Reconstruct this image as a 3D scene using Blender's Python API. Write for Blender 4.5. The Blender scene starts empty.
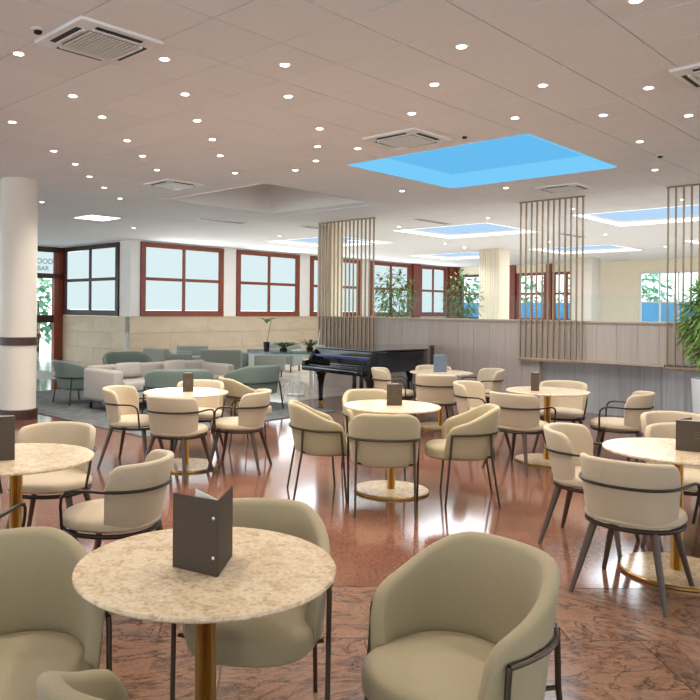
import bpy, bmesh, math, random
from mathutils import Vector, Matrix
random.seed(7)
PI = math.pi
sc = bpy.context.scene
C = sc.collection

# ------------------------------------------------------------------ camera
CAM_H, CEIL = 1.561, 3.355
cam = bpy.data.cameras.new('camera')
cam.sensor_width = 36.0
cam.lens = 36.0 * 733.94 / 700.0
cam.shift_x = (350 - 283.47) / 700.0
cam.shift_y = -(350 - 309.61) / 700.0
cam.clip_start, cam.clip_end = 0.05, 300
camo = bpy.data.objects.new('camera', cam)
C.objects.link(camo)
camo.location = (0, 0, CAM_H)
camo.rotation_euler = (Matrix.Rotation(PI / 2, 3, 'X') @ Matrix.Rotation(0.009, 3, 'Z')).to_euler()
sc.camera = camo

# ------------------------------------------------------------------ world, exposure
w = bpy.data.worlds.new('sky'); sc.world = w; w.use_nodes = True
bg = w.node_tree.nodes['Background']
bg.inputs[0].default_value = (0.86, 0.94, 1.0, 1)
bg.inputs[1].default_value = 2.1
sc.view_settings.view_transform = 'Standard'
sc.view_settings.look = 'None'
sc.view_settings.gamma = 1
sc.view_settings.use_curve_mapping = False
sc.view_settings.exposure = 0.55
SPOT_W = 41.0
SPOT_COL = (1.0, 0.945, 0.86)

# daylight entering by the windows and skylights
def daylight(loc, rot, sx, sy, watts, col):
    L = bpy.data.lights.new('daylight', 'AREA'); L.shape = 'RECTANGLE'; L.size = sx; L.size_y = sy; L.energy = watts; L.color = col
    o = bpy.data.objects.new('daylight', L); C.objects.link(o); o.location = loc; o.rotation_euler = rot
_s = math.sqrt(0.5)
for _v in (12.5, 15.8, 19.0, 22.1, 24.9):          # left window wall, shining along +u
    daylight(((-16.35 + _v) * _s, (_v + 16.35) * _s, 2.35), (PI / 2, 0, -3 * PI / 4), 2.3, 1.6, 26, (0.93, 0.98, 1.0))
for _i, _j, _e in ((-4, 7, 60), (-11, 18, 60), (-4, 18, 70), (-18, 18, 60), (-11, 29, 65), (-4, 29, 70)):
    _x = -0.4466 + 0.5836 * _s * (_i + _j + 4); _y = 4.5255 + 0.5836 * _s * (_j - _i)
    daylight((_x, _y, CEIL + (0.15 if _j == 7 else 0.06)), (0, 0, PI / 4), 2.0, 2.0, _e, (0.90, 0.96, 1.0))

# ------------------------------------------------------------------ helpers
S2 = math.sqrt(0.5)
T = 0.5836                       # ceiling tile
GX, GY = -0.4466, 4.5255         # a ceiling grid crossing
def uv(u, v): return ((u + v) * S2, (v - u) * S2)        # building axes (45 degrees to the view)
def g2w(i, j): return (GX + T * S2 * (i + j), GY + T * S2 * (j - i))
E1, E2 = math.radians(-45), math.radians(45)

def srgb(r, g, b):
    f = lambda c: (c / 255 / 12.92) if c <= 10.3 else ((c / 255 + 0.055) / 1.055) ** 2.4
    return (f(r), f(g), f(b), 1)

def tag(o, label=None, cat=None, group=None, kind=None):
    if label: o['label'] = label
    if cat: o['category'] = cat
    if group: o['group'] = group
    if kind: o['kind'] = kind
    return o

def empty(name, loc=(0, 0, 0), rz=0, label=None, cat=None, group=None, kind=None):
    o = bpy.data.objects.new(name, None); C.objects.link(o)
    o.empty_display_size = 0.1
    o.location = loc; o.rotation_euler = (0, 0, rz)
    return tag(o, label, cat, group, kind)

class MB:
    def __init__(s): s.v = []; s.f = []
    def add(s, vs, fs):
        n = len(s.v); s.v += [tuple(p) for p in vs]; s.f += [tuple(i + n for i in f) for f in fs]; return s
    def box(s, x0, x1, y0, y1, z0, z1):
        vs = [(x, y, z) for z in (z0, z1) for y in (y0, y1) for x in (x0, x1)]
        return s.add(vs, [(0, 2, 3, 1), (4, 5, 7, 6), (0, 1, 5, 4), (2, 6, 7, 3), (0, 4, 6, 2), (1, 3, 7, 5)])
    def obox(s, c, ax, hx, hy, z0, z1):
        """box centred at c (x,y), x axis at angle ax, half sizes hx, hy"""
        ca, sa = math.cos(ax), math.sin(ax)
        vs = []
        for z in (z0, z1):
            for y in (-hy, hy):
                for x in (-hx, hx):
                    vs.append((c[0] + ca * x - sa * y, c[1] + sa * x + ca * y, z))
        return s.add(vs, [(0, 2, 3, 1), (4, 5, 7, 6), (0, 1, 5, 4), (2, 6, 7, 3), (0, 4, 6, 2), (1, 3, 7, 5)])
    def uvbox(s, u0, u1, v0, v1, z0, z1):
        vs = [uv(u, v) + (z,) for z in (z0, z1) for v in (v0, v1) for u in (u0, u1)]
        return s.add(vs, [(0, 2, 3, 1), (4, 5, 7, 6), (0, 1, 5, 4), (2, 6, 7, 3), (0, 4, 6, 2), (1, 3, 7, 5)])
    def lathe(s, prof, n=24, c=(0, 0, 0), cap=True, flute=0, fdepth=0):
        vs = []
        for r, z in prof:
            for k in range(n):
                a = 2 * PI * k / n
                rr = r - (fdepth if flute and k % 2 else 0)
                vs.append((c[0] + rr * math.cos(a), c[1] + rr * math.sin(a), c[2] + z))
        fs = []
        for i in range(len(prof) - 1):
            for k in range(n):
                k2 = (k + 1) % n
                fs.append((i * n + k, i * n + k2, (i + 1) * n + k2, (i + 1) * n + k))
        if cap:
            fs.append(tuple(range(n - 1, -1, -1)))
            m = (len(prof) - 1) * n
            fs.append(tuple(range(m, m + n)))
        return s.add(vs, fs)
    def tube(s, path, r, n=8):
        P = [Vector(p) for p in path]
        rs = r if isinstance(r, (list, tuple)) else [r] * len(P)
        up = None; vs = []; fs = []
        for i, p in enumerate(P):
            t = (P[min(i + 1, len(P) - 1)] - P[max(i - 1, 0)]).normalized()
            if up is None:
                up = Vector((0, 0, 1)) if abs(t.z) < 0.9 else Vector((1, 0, 0))
            a = (up - t * up.dot(t)).normalized(); b = t.cross(a); up = a
            for k in range(n):
                q = 2 * PI * k / n
                vs.append(p + (a * math.cos(q) + b * math.sin(q)) * rs[i])
        for i in range(len(P) - 1):
            for k in range(n):
                k2 = (k + 1) % n
                fs.append((i * n + k, i * n + k2, (i + 1) * n + k2, (i + 1) * n + k))
        fs.append(tuple(range(n - 1, -1, -1))); m = (len(P) - 1) * n
        fs.append(tuple(range(m, m + n)))
        return s.add(vs, fs)
    def mesh(s, name, m=None, smooth=False, bevel=0, seg=2):
        me = bpy.data.meshes.new(name)
        me.from_pydata([tuple(p) for p in s.v], [], s.f)
        bm = bmesh.new(); bm.from_mesh(me)
        bmesh.ops.recalc_face_normals(bm, faces=bm.faces)
        if bevel:
            es = [e for e in bm.edges if len(e.link_faces) == 2 and e.calc_face_angle(0) > 0.6]
            bmesh.ops.bevel(bm, geom=es, offset=bevel, segments=seg, profile=0.5, affect='EDGES', clamp_overlap=True)
        bm.to_mesh(me); bm.free()
        if m: me.materials.append(M[m] if isinstance(m, str) else m)
        if smooth or bevel:
            for p in me.polygons: p.use_smooth = True
            try: me.set_sharp_from_angle(angle=math.radians(38))
            except Exception: pass
        return me
    def build(s, name, m=None, parent=None, smooth=False, bevel=0, seg=2):
        o = bpy.data.objects.new(name, s.mesh(name, m, smooth, bevel, seg)); C.objects.link(o)
        if parent: o.parent = parent
        return o

def link(name, me, parent=None, loc=(0, 0, 0), rz=0):
    o = bpy.data.objects.new(name, me); C.objects.link(o)
    o.location = loc; o.rotation_euler = (0, 0, rz)
    if parent: o.parent = parent
    return o

def copy_tree(o, parent=None):
    c = o.copy(); C.objects.link(c); c.parent = parent
    for ch in list(o.children): copy_tree(ch, c)
    return c

def sstep(a, b, x):
    t = max(0, min(1, (x - a) / (b - a))); return t * t * (3 - 2 * t)

# ------------------------------------------------------------------ materials
M = {}
def mat(name, col, rough=0.5, metal=0.0, var=0.0, scale=8.0, bump=0.0, bscale=60.0, spec=0.5, randv=0.0, stretch=None, sheen=0, coat=0):
    m = bpy.data.materials.new(name); m.use_nodes = True
    nt = m.node_tree; b = nt.nodes['Principled BSDF']
    col = tuple(col[:3]) + (1,)
    b.inputs['Base Color'].default_value = col
    b.inputs['Roughness'].default_value = rough; b.inputs['Metallic'].default_value = metal
    b.inputs['Specular IOR Level'].default_value = spec
    if sheen: b.inputs['Sheen Weight'].default_value = sheen
    if coat: b.inputs['Coat Weight'].default_value = coat; b.inputs['Coat Roughness'].default_value = 0.05
    tc = nt.nodes.new('ShaderNodeTexCoord'); src = tc.outputs['Object']
    if stretch:
        mp = nt.nodes.new('ShaderNodeMapping'); mp.inputs['Scale'].default_value = stretch[:3]
        if len(stretch) > 3: mp.inputs['Rotation'].default_value = (0, 0, stretch[3])
        nt.links.new(src, mp.inputs[0]); src = mp.outputs[0]
    out = None
    if var:
        n = nt.nodes.new('ShaderNodeTexNoise'); n.inputs['Scale'].default_value = scale; n.inputs['Detail'].default_value = 5
        nt.links.new(src, n.inputs['Vector'])
        r = nt.nodes.new('ShaderNodeValToRGB')
        r.color_ramp.elements[0].position = 0.3; r.color_ramp.elements[1].position = 0.7
        r.color_ramp.elements[0].color = tuple(c * (1 - var) for c in col[:3]) + (1,)
        r.color_ramp.elements[1].color = tuple(min(1, c * (1 + var)) for c in col[:3]) + (1,)
        nt.links.new(n.outputs['Fac'], r.inputs[0]); out = r.outputs[0]
    if randv:
        oi = nt.nodes.new('ShaderNodeObjectInfo')
        hs = nt.nodes.new('ShaderNodeHueSaturation')
        mr = nt.nodes.new('ShaderNodeMapRange')
        mr.inputs['To Min'].default_value = 1 - randv; mr.inputs['To Max'].default_value = 1 + randv
        nt.links.new(oi.outputs['Random'], mr.inputs['Value']); nt.links.new(mr.outputs[0], hs.inputs['Value'])
        if out: nt.links.new(out, hs.inputs['Color'])
        else: hs.inputs['Color'].default_value = col
        out = hs.outputs[0]
    if out: nt.links.new(out, b.inputs['Base Color'])
    if bump:
        n2 = nt.nodes.new('ShaderNodeTexNoise'); n2.inputs['Scale'].default_value = bscale; n2.inputs['Detail'].default_value = 3
        nt.links.new(src, n2.inputs['Vector'])
        bp = nt.nodes.new('ShaderNodeBump'); bp.inputs['Strength'].default_value = bump; bp.inputs['Distance'].default_value = 0.004
        nt.links.new(n2.outputs['Fac'], bp.inputs['Height']); nt.links.new(bp.outputs[0], b.inputs['Normal'])
    M[name] = m
    return m

def emit(name, col, strength):
    m = bpy.data.materials.new(name); m.use_nodes = True
    nt = m.node_tree; nt.nodes.remove(nt.nodes['Principled BSDF'])
    e = nt.nodes.new('ShaderNodeEmission'); e.inputs[0].default_value = tuple(col[:3]) + (1,); e.inputs[1].default_value = strength
    nt.links.new(e.outputs[0], nt.nodes['Material Output'].inputs[0]); M[name] = m
    return m

def ramp(nt, src, stops):
    r = nt.nodes.new('ShaderNodeValToRGB')
    el = r.color_ramp.elements
    while len(el) < len(stops): el.new(0.5)
    for e, (p, c) in zip(el, stops): e.position = p; e.color = tuple(c[:3]) + (1,)
    nt.links.new(src, r.inputs[0]); return r.outputs[0]
def mixc(nt, fac, a, b, blend='MIX'):
    m = nt.nodes.new('ShaderNodeMix'); m.data_type = 'RGBA'; m.blend_type = blend
    if isinstance(fac, float): m.inputs[0].default_value = fac
    else: nt.links.new(fac, m.inputs[0])
    for s, i in ((a, 6), (b, 7)):
        if isinstance(s, tuple): m.inputs[i].default_value = tuple(s[:3]) + (1,)
        else: nt.links.new(s, m.inputs[i])
    return m.outputs[2]
def noise(nt, vec, scale, detail=5, rough=0.55, dist=0.0):
    n = nt.nodes.new('ShaderNodeTexNoise'); n.inputs['Scale'].default_value = scale; n.inputs['Detail'].default_value = detail
    n.inputs['Roughness'].default_value = rough; n.inputs['Distortion'].default_value = dist
    nt.links.new(vec, n.inputs['Vector']); return n.outputs['Fac']

mat('fabric_olive', srgb(158, 143, 113), 0.85, var=0.07, scale=260, bump=0.25, bscale=500, spec=0.2, sheen=0.15)
mat('fabric_beige', srgb(178, 160, 135), 0.85, var=0.06, scale=260, bump=0.25, bscale=500, spec=0.2, sheen=0.15)
mat('fabric_green', srgb(112, 124, 114), 0.85, var=0.08, scale=120, bump=0.2, bscale=300, spec=0.2)
mat('fabric_sage', srgb(146, 152, 143), 0.85, var=0.08, scale=120, spec=0.2)
mat('fabric_grey', srgb(176, 168, 160), 0.85, var=0.06, scale=120, bump=0.2, bscale=300, spec=0.2)
mat('metal_dark', srgb(52, 44, 38), 0.38, 0.6)
mat('metal_bronze', srgb(70, 59, 47), 0.35, 0.7)
mat('wood_leg', srgb(68, 50, 37), 0.42, var=0.15, scale=30, stretch=(1, 1, 0.15))
mat('brass', srgb(186, 146, 84), 0.28, 1.0)
mat('leather', srgb(76, 65, 54), 0.7, var=0.08, scale=90, bump=0.15, bscale=200, spec=0.2)
mat('leather_blue', srgb(92, 104, 116), 0.45, var=0.06, scale=90)
mat('emboss', srgb(120, 110, 100), 0.3, 0.5)
mat('paper', srgb(235, 232, 225), 0.7)
mat('rivet', srgb(220, 215, 205), 0.3, 0.8)
mat('plaster', srgb(236, 232, 226), 0.8, var=0.02, scale=3)
mat('cream', srgb(238, 226, 200), 0.7, var=0.02, scale=3)
mat('red_wood', srgb(128, 56, 34), 0.4, var=0.18, scale=14, stretch=(1, 1, 0.2))
mat('dark_wood', srgb(62, 34, 26), 0.4, var=0.15, scale=14, stretch=(1, 1, 0.2))
mat('limestone', srgb(200, 180, 152), 0.35, var=0.07, scale=2.2, randv=0.05, stretch=(1, 1, 2.5))
mat('column_white', srgb(222, 212, 197), 0.45, var=0.02, scale=2)
mat('ceiling_tile', srgb(240, 240, 240), 0.85, var=0.03, scale=40, randv=0.015)
mat('metal_white', srgb(225, 224, 220), 0.4, 0.0)
mat('metal_grey', srgb(150, 148, 145), 0.5, 0.2)
mat('black_gap', srgb(20, 20, 20), 0.6)
mat('pole', srgb(150, 126, 98), 0.35, 0.6)
mat('plank', srgb(182, 167, 155), 0.5, var=0.10, scale=9, randv=0.06, stretch=(6, 6, 0.12))
mat('plank_grey', srgb(168, 165, 163), 0.42, var=0.16, scale=9, randv=0.10, stretch=(6, 6, 0.1))
mat('ledge', srgb(178, 158, 136), 0.4)
mat('piano_black', (0.004, 0.004, 0.005), 0.06, spec=0.6, coat=0.6)
mat('piano_blue_reflection', (0.01, 0.03, 0.22), 0.12, coat=0.5)  # blue reflection on the fallboard, painted as base colour
mat('ivory', srgb(235, 232, 222), 0.3)
mat('rug', srgb(104, 106, 106), 0.95, var=0.25, scale=6, bump=0.5, bscale=180, spec=0.1)
mat('white_top', srgb(238, 238, 236), 0.25)
mat('leaf', srgb(74, 112, 48), 0.5, var=0.35, scale=3, randv=0.1)
mat('leaf_light', srgb(116, 152, 66), 0.5, var=0.35, scale=6)
mat('bark', srgb(90, 72, 52), 0.8, var=0.2, scale=20)
mat('pot_black', srgb(24, 24, 25), 0.3)
mat('pot_white', srgb(214, 216, 216), 0.35)
mat('soil', srgb(50, 40, 32), 0.9)
mat('well_blue', srgb(206, 234, 250), 0.7)
mat('well_grey', srgb(238, 234, 230), 0.85)
mat('outdoor_blue', srgb(70, 150, 205), 0.6, var=0.1, scale=0.8)
mat('outdoor_ground', srgb(170, 165, 155), 0.8, var=0.1, scale=1)
mat('leaf_out', srgb(120, 175, 140), 0.6, var=0.4, scale=2)
mat('bronze_letter', srgb(120, 140, 150), 0.5)
emit('sky_panel', srgb(104, 188, 240), 0.683)
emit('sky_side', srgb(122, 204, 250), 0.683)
emit('sky_panel_pale', srgb(182, 215, 248), 0.70)
emit('led_strip', (1.0, 0.98, 0.95), 2.2)
emit('bulb', (1.0, 0.93, 0.82), 14.0)
emit('light_panel', (1.0, 1.0, 1.0), 3.0)
emit('frosted_pane', srgb(218, 238, 241), 0.70)

def glass(name, tint, gloss=0.1):
    m = bpy.data.materials.new(name); m.use_nodes = True
    nt = m.node_tree; nt.nodes.remove(nt.nodes['Principled BSDF'])
    t = nt.nodes.new('ShaderNodeBsdfTransparent'); t.inputs[0].default_value = tint
    g = nt.nodes.new('ShaderNodeBsdfGlossy'); g.inputs['Roughness'].default_value = 0.03
    x = nt.nodes.new('ShaderNodeMixShader'); x.inputs[0].default_value = gloss
    nt.links.new(t.outputs[0], x.inputs[1]); nt.links.new(g.outputs[0], x.inputs[2])
    nt.links.new(x.outputs[0], nt.nodes['Material Output'].inputs[0]); M[name] = m
glass('clear_glass', (0.96, 0.985, 0.98, 1), 0.008)
glass('blue_glass', (0.55, 0.75, 0.86, 1), 0.25)

def table_stone():
    m = mat('table_stone', srgb(220, 203, 178), 0.16)
    nt = m.node_tree; b = nt.nodes['Principled BSDF']
    tc = nt.nodes.new('ShaderNodeTexCoord').outputs['Object']
    v = nt.nodes.new('ShaderNodeTexVoronoi'); v.inputs['Scale'].default_value = 32
    dn = nt.nodes.new('ShaderNodeTexNoise'); dn.inputs['Scale'].default_value = 14
    nt.links.new(tc, dn.inputs['Vector'])
    ad = nt.nodes.new('ShaderNodeMix'); ad.data_type = 'VECTOR'; ad.inputs[0].default_value = 0.12
    nt.links.new(tc, ad.inputs[4]); nt.links.new(dn.outputs['Color'], ad.inputs[5])
    nt.links.new(ad.outputs[1], v.inputs['Vector'])
    sep = nt.nodes.new('ShaderNodeSeparateColor'); nt.links.new(v.outputs['Color'], sep.inputs[0])
    base = ramp(nt, sep.outputs[0], [(0.0, srgb(172, 140, 104)), (0.3, srgb(204, 178, 144)), (0.7, srgb(222, 202, 172)), (1.0, srgb(192, 166, 132))])
    fn = noise(nt, tc, 70, 6, 0.7)
    fine = ramp(nt, fn, [(0.34, srgb(122, 92, 64)), (0.44, srgb(204, 178, 146)), (0.6, srgb(222, 203, 175)), (0.72, srgb(240, 230, 212))])
    c = mixc(nt, 0.5, base, fine)
    nt.links.new(c, b.inputs['Base Color'])
table_stone()

def floor_granite():
    m = mat('granite', srgb(135, 81, 59), 0.1)
    nt = m.node_tree; b = nt.nodes['Principled BSDF']
    tc = nt.nodes.new('ShaderNodeTexCoord').outputs['Object']
    big = ramp(nt, noise(nt, tc, 1.1, 6, 0.6, 0.6), [(0.32, srgb(75, 48, 39)), (0.5, srgb(109, 72, 57)), (0.68, srgb(127, 93, 77))])
    fine = ramp(nt, noise(nt, tc, 45, 6, 0.8), [(0.3, srgb(46, 37, 36)), (0.48, srgb(109, 70, 55)), (0.62, srgb(133, 93, 75)), (0.75, srgb(158, 131, 115))])
    c = mixc(nt, 0.5, big, fine)
    nt.links.new(c, b.inputs['Base Color'])
floor_granite()

def floor_slate():
    m = mat('slate_tile', srgb(106, 80, 65), 0.16)
    nt = m.node_tree; b = nt.nodes['Principled BSDF']
    geo = nt.nodes.new('ShaderNodeNewGeometry').outputs['Position']
    oi = nt.nodes.new('ShaderNodeObjectInfo')
    ad = nt.nodes.new('ShaderNodeVectorMath'); ad.operation = 'MULTIPLY_ADD'
    cmb = nt.nodes.new('ShaderNodeCombineXYZ')
    for k in range(3): nt.links.new(oi.outputs['Random'], cmb.inputs[k])
    ad.inputs[1].default_value = (37, 53, 11)
    nt.links.new(cmb.outputs[0], ad.inputs[0]); nt.links.new(geo, ad.inputs[2])
    rot = nt.nodes.new('ShaderNodeVectorRotate'); rot.rotation_type = 'Z_AXIS'
    ml = nt.nodes.new('ShaderNodeMath'); ml.operation = 'MULTIPLY'; ml.inputs[1].default_value = 7.0
    nt.links.new(oi.outputs['Random'], ml.inputs[0]); nt.links.new(ml.outputs[0], rot.inputs['Angle'])
    nt.links.new(ad.outputs[0], rot.inputs['Vector'])
    mp = nt.nodes.new('ShaderNodeMapping'); mp.inputs['Scale'].default_value = (1.0, 1.9, 1)
    nt.links.new(rot.outputs[0], mp.inputs[0]); v = mp.outputs[0]
    n1 = noise(nt, v, 2.6, 8, 0.68, 1.6)
    c1 = ramp(nt, n1, [(0.30, srgb(55, 42, 39)), (0.42, srgb(99, 71, 56)), (0.52, srgb(133, 96, 74)), (0.62, srgb(106, 83, 72)), (0.74, srgb(74, 62, 58))])
    n2 = noise(nt, v, 1.5, 9, 0.62, 2.6)
    vein = ramp(nt, n2, [(0.47, (1, 1, 1)), (0.497, (0.12, 0.10, 0.10)), (0.525, (1, 1, 1))])
    c = mixc(nt, 0.9, c1, vein, 'MULTIPLY')
    n3 = noise(nt, geo, 60, 4, 0.7)
    c = mixc(nt, 0.25, c, ramp(nt, n3, [(0.3, srgb(53, 40, 35)), (0.7, srgb(151, 122, 105))]))
    nt.links.new(c, b.inputs['Base Color'])
    bp = nt.nodes.new('ShaderNodeBump'); bp.inputs['Strength'].default_value = 0.06; bp.inputs['Distance'].default_value = 0.003
    nt.links.new(n2, bp.inputs['Height']); nt.links.new(bp.outputs[0], b.inputs['Normal'])
floor_slate()

def floor_pale():
    m = mat('pale_stone', srgb(206, 196, 186), 0.14)
    nt = m.node_tree; b = nt.nodes['Principled BSDF']
    tc = nt.nodes.new('ShaderNodeTexCoord').outputs['Object']
    nt.links.new(ramp(nt, noise(nt, tc, 1.6, 6, 0.6, 0.5), [(0.3, srgb(186, 174, 162)), (0.7, srgb(218, 210, 202))]), b.inputs['Base Color'])
floor_pale()

# ------------------------------------------------------------------ floor
fl = MB()
fl.box(-16, 24, -5, 42, -0.12, -0.012)
floor = fl.build('floor', 'metal_grey'); tag(floor, kind='structure')
fr = MB(); fr.box(-16, 24, 4.155, 16, -0.012, 0.0)
gr = fr.build('granite_slab', 'granite', floor)
# pale stone beyond the seating area, a grid aligned sheet a hair proud of the granite
ps = MB(); ps.uvbox(-40, -8.7, 8.62, 34, -0.012, 0.003)
ps.uvbox(-8.7, 12, 11.6, 34, -0.012, 0.003)
ps.build('pale_stone_slab', 'pale_stone', floor)
# front slate tiles, one object each
tw = 0.655
tm = MB(); tm.box(-tw / 2 + 0.0025, tw / 2 - 0.0025, -tw / 2 + 0.0025, tw / 2 - 0.0025, -0.012, 0.0)
tme = tm.mesh('floor_tile', 'slate_tile')
for r in range(8):
    for c in range(-6, 9):
        y = 4.15 - tw / 2 - r * tw; x = 0.07 + tw / 2 + c * tw + (tw / 2 if r % 2 else 0)
        if abs(x) > 0.62 * y + 1.9: continue
        link('floor_tile', tme, floor, (x, y, 0))
fb = MB(); fb.box(-16, 24, -5, 4.155, -0.012, -0.006)
fb.build('tile_grout', 'metal_dark', floor)

# ------------------------------------------------------------------ ceiling with wells
WELLS = {(-4, 7): 'blue', (-11, 7.4): 'grey', (-11, 18): 'pale', (-4, 18): 'pale', (-18, 18): 'pale', (-11, 29): 'pale', (-4, 29): 'pale', (-18, 29): 'pale'}
I0, I1, J0, J1 = -30, 26, -22, 42
ce = MB()
def cell(i0, i1, j0, j1):
    a = [g2w(i0, j0), g2w(i1, j0), g2w(i1, j1), g2w(i0, j1)]
    z0, z1 = CEIL + 0.014, CEIL + 0.12
    ce.add([p + (z0,) for p in a] + [p + (z1,) for p in a], [(0, 1, 2, 3), (7, 6, 5, 4), (0, 4, 5, 1), (1, 5, 6, 2), (2, 6, 7, 3), (3, 7, 4, 0)])
bands = [(I0, -18), (-14, -11), (-7, -4), (0, I1)]
for a, b in bands: cell(a, b, J0, J1)
for i0 in (-18, -11, -4):
    js = sorted(j for (i, j) in WELLS if i == i0)
    cur = J0
    for j in js: cell(i0, i0 + 4, cur, j); cur = j + 4
    cell(i0, i0 + 4, cur, J1)
ceiling = ce.build('ceiling', 'ceiling_tile'); tag(ceiling, kind='structure')

# tiles that can be told apart
def in_well(i, j): return any(a <= i < a + 4 and b - 1 < j < b + 4 for a, b in WELLS)
AC = [(-2, -1, 1), (-9, 5, 1), (-2, 5.45, 1), (2.95, 5.1, 1), (-2.4, 12.2, 1)]
ctm = MB(); g = 0.004
ctm.box(-T / 2 + g, T / 2 - g, -T / 2 + g, T / 2 - g, 0.0, 0.014)
ctme = ctm.mesh('ceiling_tile', 'ceiling_tile', bevel=0.002, seg=1)
cand = []
for i in range(-20, 14):
    for j in range(-8, 20):
        x, y = g2w(i + 0.5, j + 0.5)
        if y < 3.6 or in_well(i, j): continue
        px = 283.5 + 734 * x / y
        if -60 < px < 760: cand.append((y, i, j, x))
cand.sort()
for y, i, j, x in cand[:296]:
    link('ceiling_tile', ctme, ceiling, (x, y, CEIL), E1)

for (i, j), kind in WELLS.items():
    n = 'skylight' if kind != 'grey' else 'ceiling_recess'
    cx_, cy_ = g2w(i + 2, j + 2)
    lab = {'blue': 'large square skylight with sky blue glazing above the round tables',
           'grey': 'unlit grey recessed square well in the ceiling',
           'pale': {(-11, 18): 'square skylight with white glowing rim above the two ficus trees',
                    (-4, 18): 'square skylight with white glowing rim behind the bushy plant rod screen',
                    (-18, 18): 'square skylight with white glowing rim behind the piano rod screen',
                    (-11, 29): 'square skylight with white glowing rim above the square cream column',
                    (-4, 29): 'square skylight with white glowing rim above the far white window',
                    (-18, 29): 'square skylight with white glowing rim above the lone slatted column'}.get((i, j))}[kind]
    r = empty(n, (cx_, cy_, CEIL), E1, lab, 'skylight' if kind != 'grey' else 'recess', 'skylights beyond the partition' if kind == 'pale' else None)
    hh = 2 * T; dep = {'blue': 0.20, 'grey': 0.75, 'pale': 0.12}[kind]
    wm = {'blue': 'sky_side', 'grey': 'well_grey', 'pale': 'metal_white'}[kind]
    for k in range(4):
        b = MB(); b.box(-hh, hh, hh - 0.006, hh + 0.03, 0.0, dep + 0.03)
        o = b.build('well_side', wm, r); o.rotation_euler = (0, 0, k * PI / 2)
    if kind == 'grey':
        b = MB(); ap = 0.35
        vs = [(-hh, -hh, dep), (hh, -hh, dep), (hh, hh, dep), (-hh, hh, dep), (0, 0, dep + ap)]
        b.add(vs, [(0, 1, 4), (1, 2, 4), (2, 3, 4), (3, 0, 4), (3, 2, 1, 0)]); b.build('well_top', 'well_grey', r)
    else:
        b = MB(); b.box(-hh, hh, -hh, hh, dep, dep + 0.03); b.build('sky_pane', 'sky_panel' if kind == 'blue' else 'sky_panel_pale', r)
        if kind == 'pale':
            for k in range(4):
                b = MB(); b.box(-hh, hh, hh - 0.035, hh - 0.008, 0.0, 0.05); o = b.build('light_strip', 'led_strip', r); o.rotation_euler = (0, 0, k * PI / 2)

# ------------------------------------------------------------------ downlights
DL = [(-2.56, -0.94), (-1.43, 0.4), (-3.69, 0.41), (-2.43, 1.48), (-4.41, 1.33), (-5.8, 0.47), (-3.47, 2.52), (-5.54, 2.53), (-4.32, 3.54), (-7.37, 2.04), (-6.48, 3.5), (-5.29, 4.54), (-8.25, 2.99), (-7.5, 4.57), (-6.49, 5.98), (-9.36, 3.98), (-10.48, 5.05), (-11.79, 6.35), (-14.11, 5.19), (-17.93, 10.86), (-0.5, 1.57), (-1.43, 2.57), (-2.36, 4.27), (-3.3, 5.25), (-4.22, 6.21), (-5.24, 7.25 - 0.6), (-2.86, 5.9), (-0.67, 4.54), (0.41, 3.53), (1.44, 2.53), (-5.17, 10.52), (-10.02, 17.03), (-15.76, 16.58), (3.35, 2.6), (1.45, 4.57), (2.44, 5.66), (1.44, 6.65), (2.39, 7.56), (0.37, 5.87), (1.21, 8.88), (0.5, 11.83), (-2.98, 11.84), (-6.3, 16.84), (-0.4, 16.72), (-3.35, 16.54),
      # beyond the partition and behind the camera
      (-5.5, 24.5), (-12.5, 24.0), (-1.5, 25.5), (-8.5, 26.0), (-5.5, 31.5), (-12.5, 16.5), (-13.0, 26.5),
      (0.5, -1.5), (2.5, 0.5), (4.5, 2.5), (-0.5, -3.5), (2.0, -3.0), (4.0, -0.5), (5.5, 5.0)]
dm = MB()
dm.lathe([(0.030, 0.0), (0.050, -0.004), (0.052, 0.0), (0.052, 0.012), (0.032, 0.012)], 20, cap=False)
dring = dm.mesh('trim_ring', 'metal_white', smooth=True)
db = MB(); db.lathe([(0.031, -0.003), (0.031, 0.002)], 16); dbulb = db.mesh('bulb', 'bulb')
for k, (i, j) in enumerate(DL):
    x, y = g2w(i, j)
    far = j > 15.5
    r = empty('downlight', (x, y, CEIL - 0.001), 0, 'small round recessed downlight glowing in the ceiling beyond the partition' if far else 'small round recessed downlight glowing in the grey ceiling tiles', 'downlight', 'downlights beyond the partition' if far else 'downlights over the tables')
    link('trim_ring', dring, r); link('bulb', dbulb, r)
    L = bpy.data.lights.new('downlight_lamp', 'SPOT'); L.energy = SPOT_W * (1.2 if far else 1.0); L.color = SPOT_COL
    L.spot_size = math.radians(125); L.spot_blend = 0.7; L.shadow_soft_size = 0.05
    lo = bpy.data.objects.new('downlight_lamp', L); C.objects.link(lo); lo.parent = r; lo.location = (0, 0, -0.03)

# square light panel
x, y = g2w(-16.1, 8.2)
r = empty('ceiling_light_panel', (x, y, CEIL), E1, 'bright square white light panel set in ceiling near the glass door', 'ceiling light')
b = MB(); b.box(-.36, .36, -.36, .36, -0.012, 0.012); b.build('frame', 'metal_white', r)
b = MB(); b.box(-.32, .32, -.32, .32, -0.016, -0.012); b.build('diffuser', 'light_panel', r)

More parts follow.
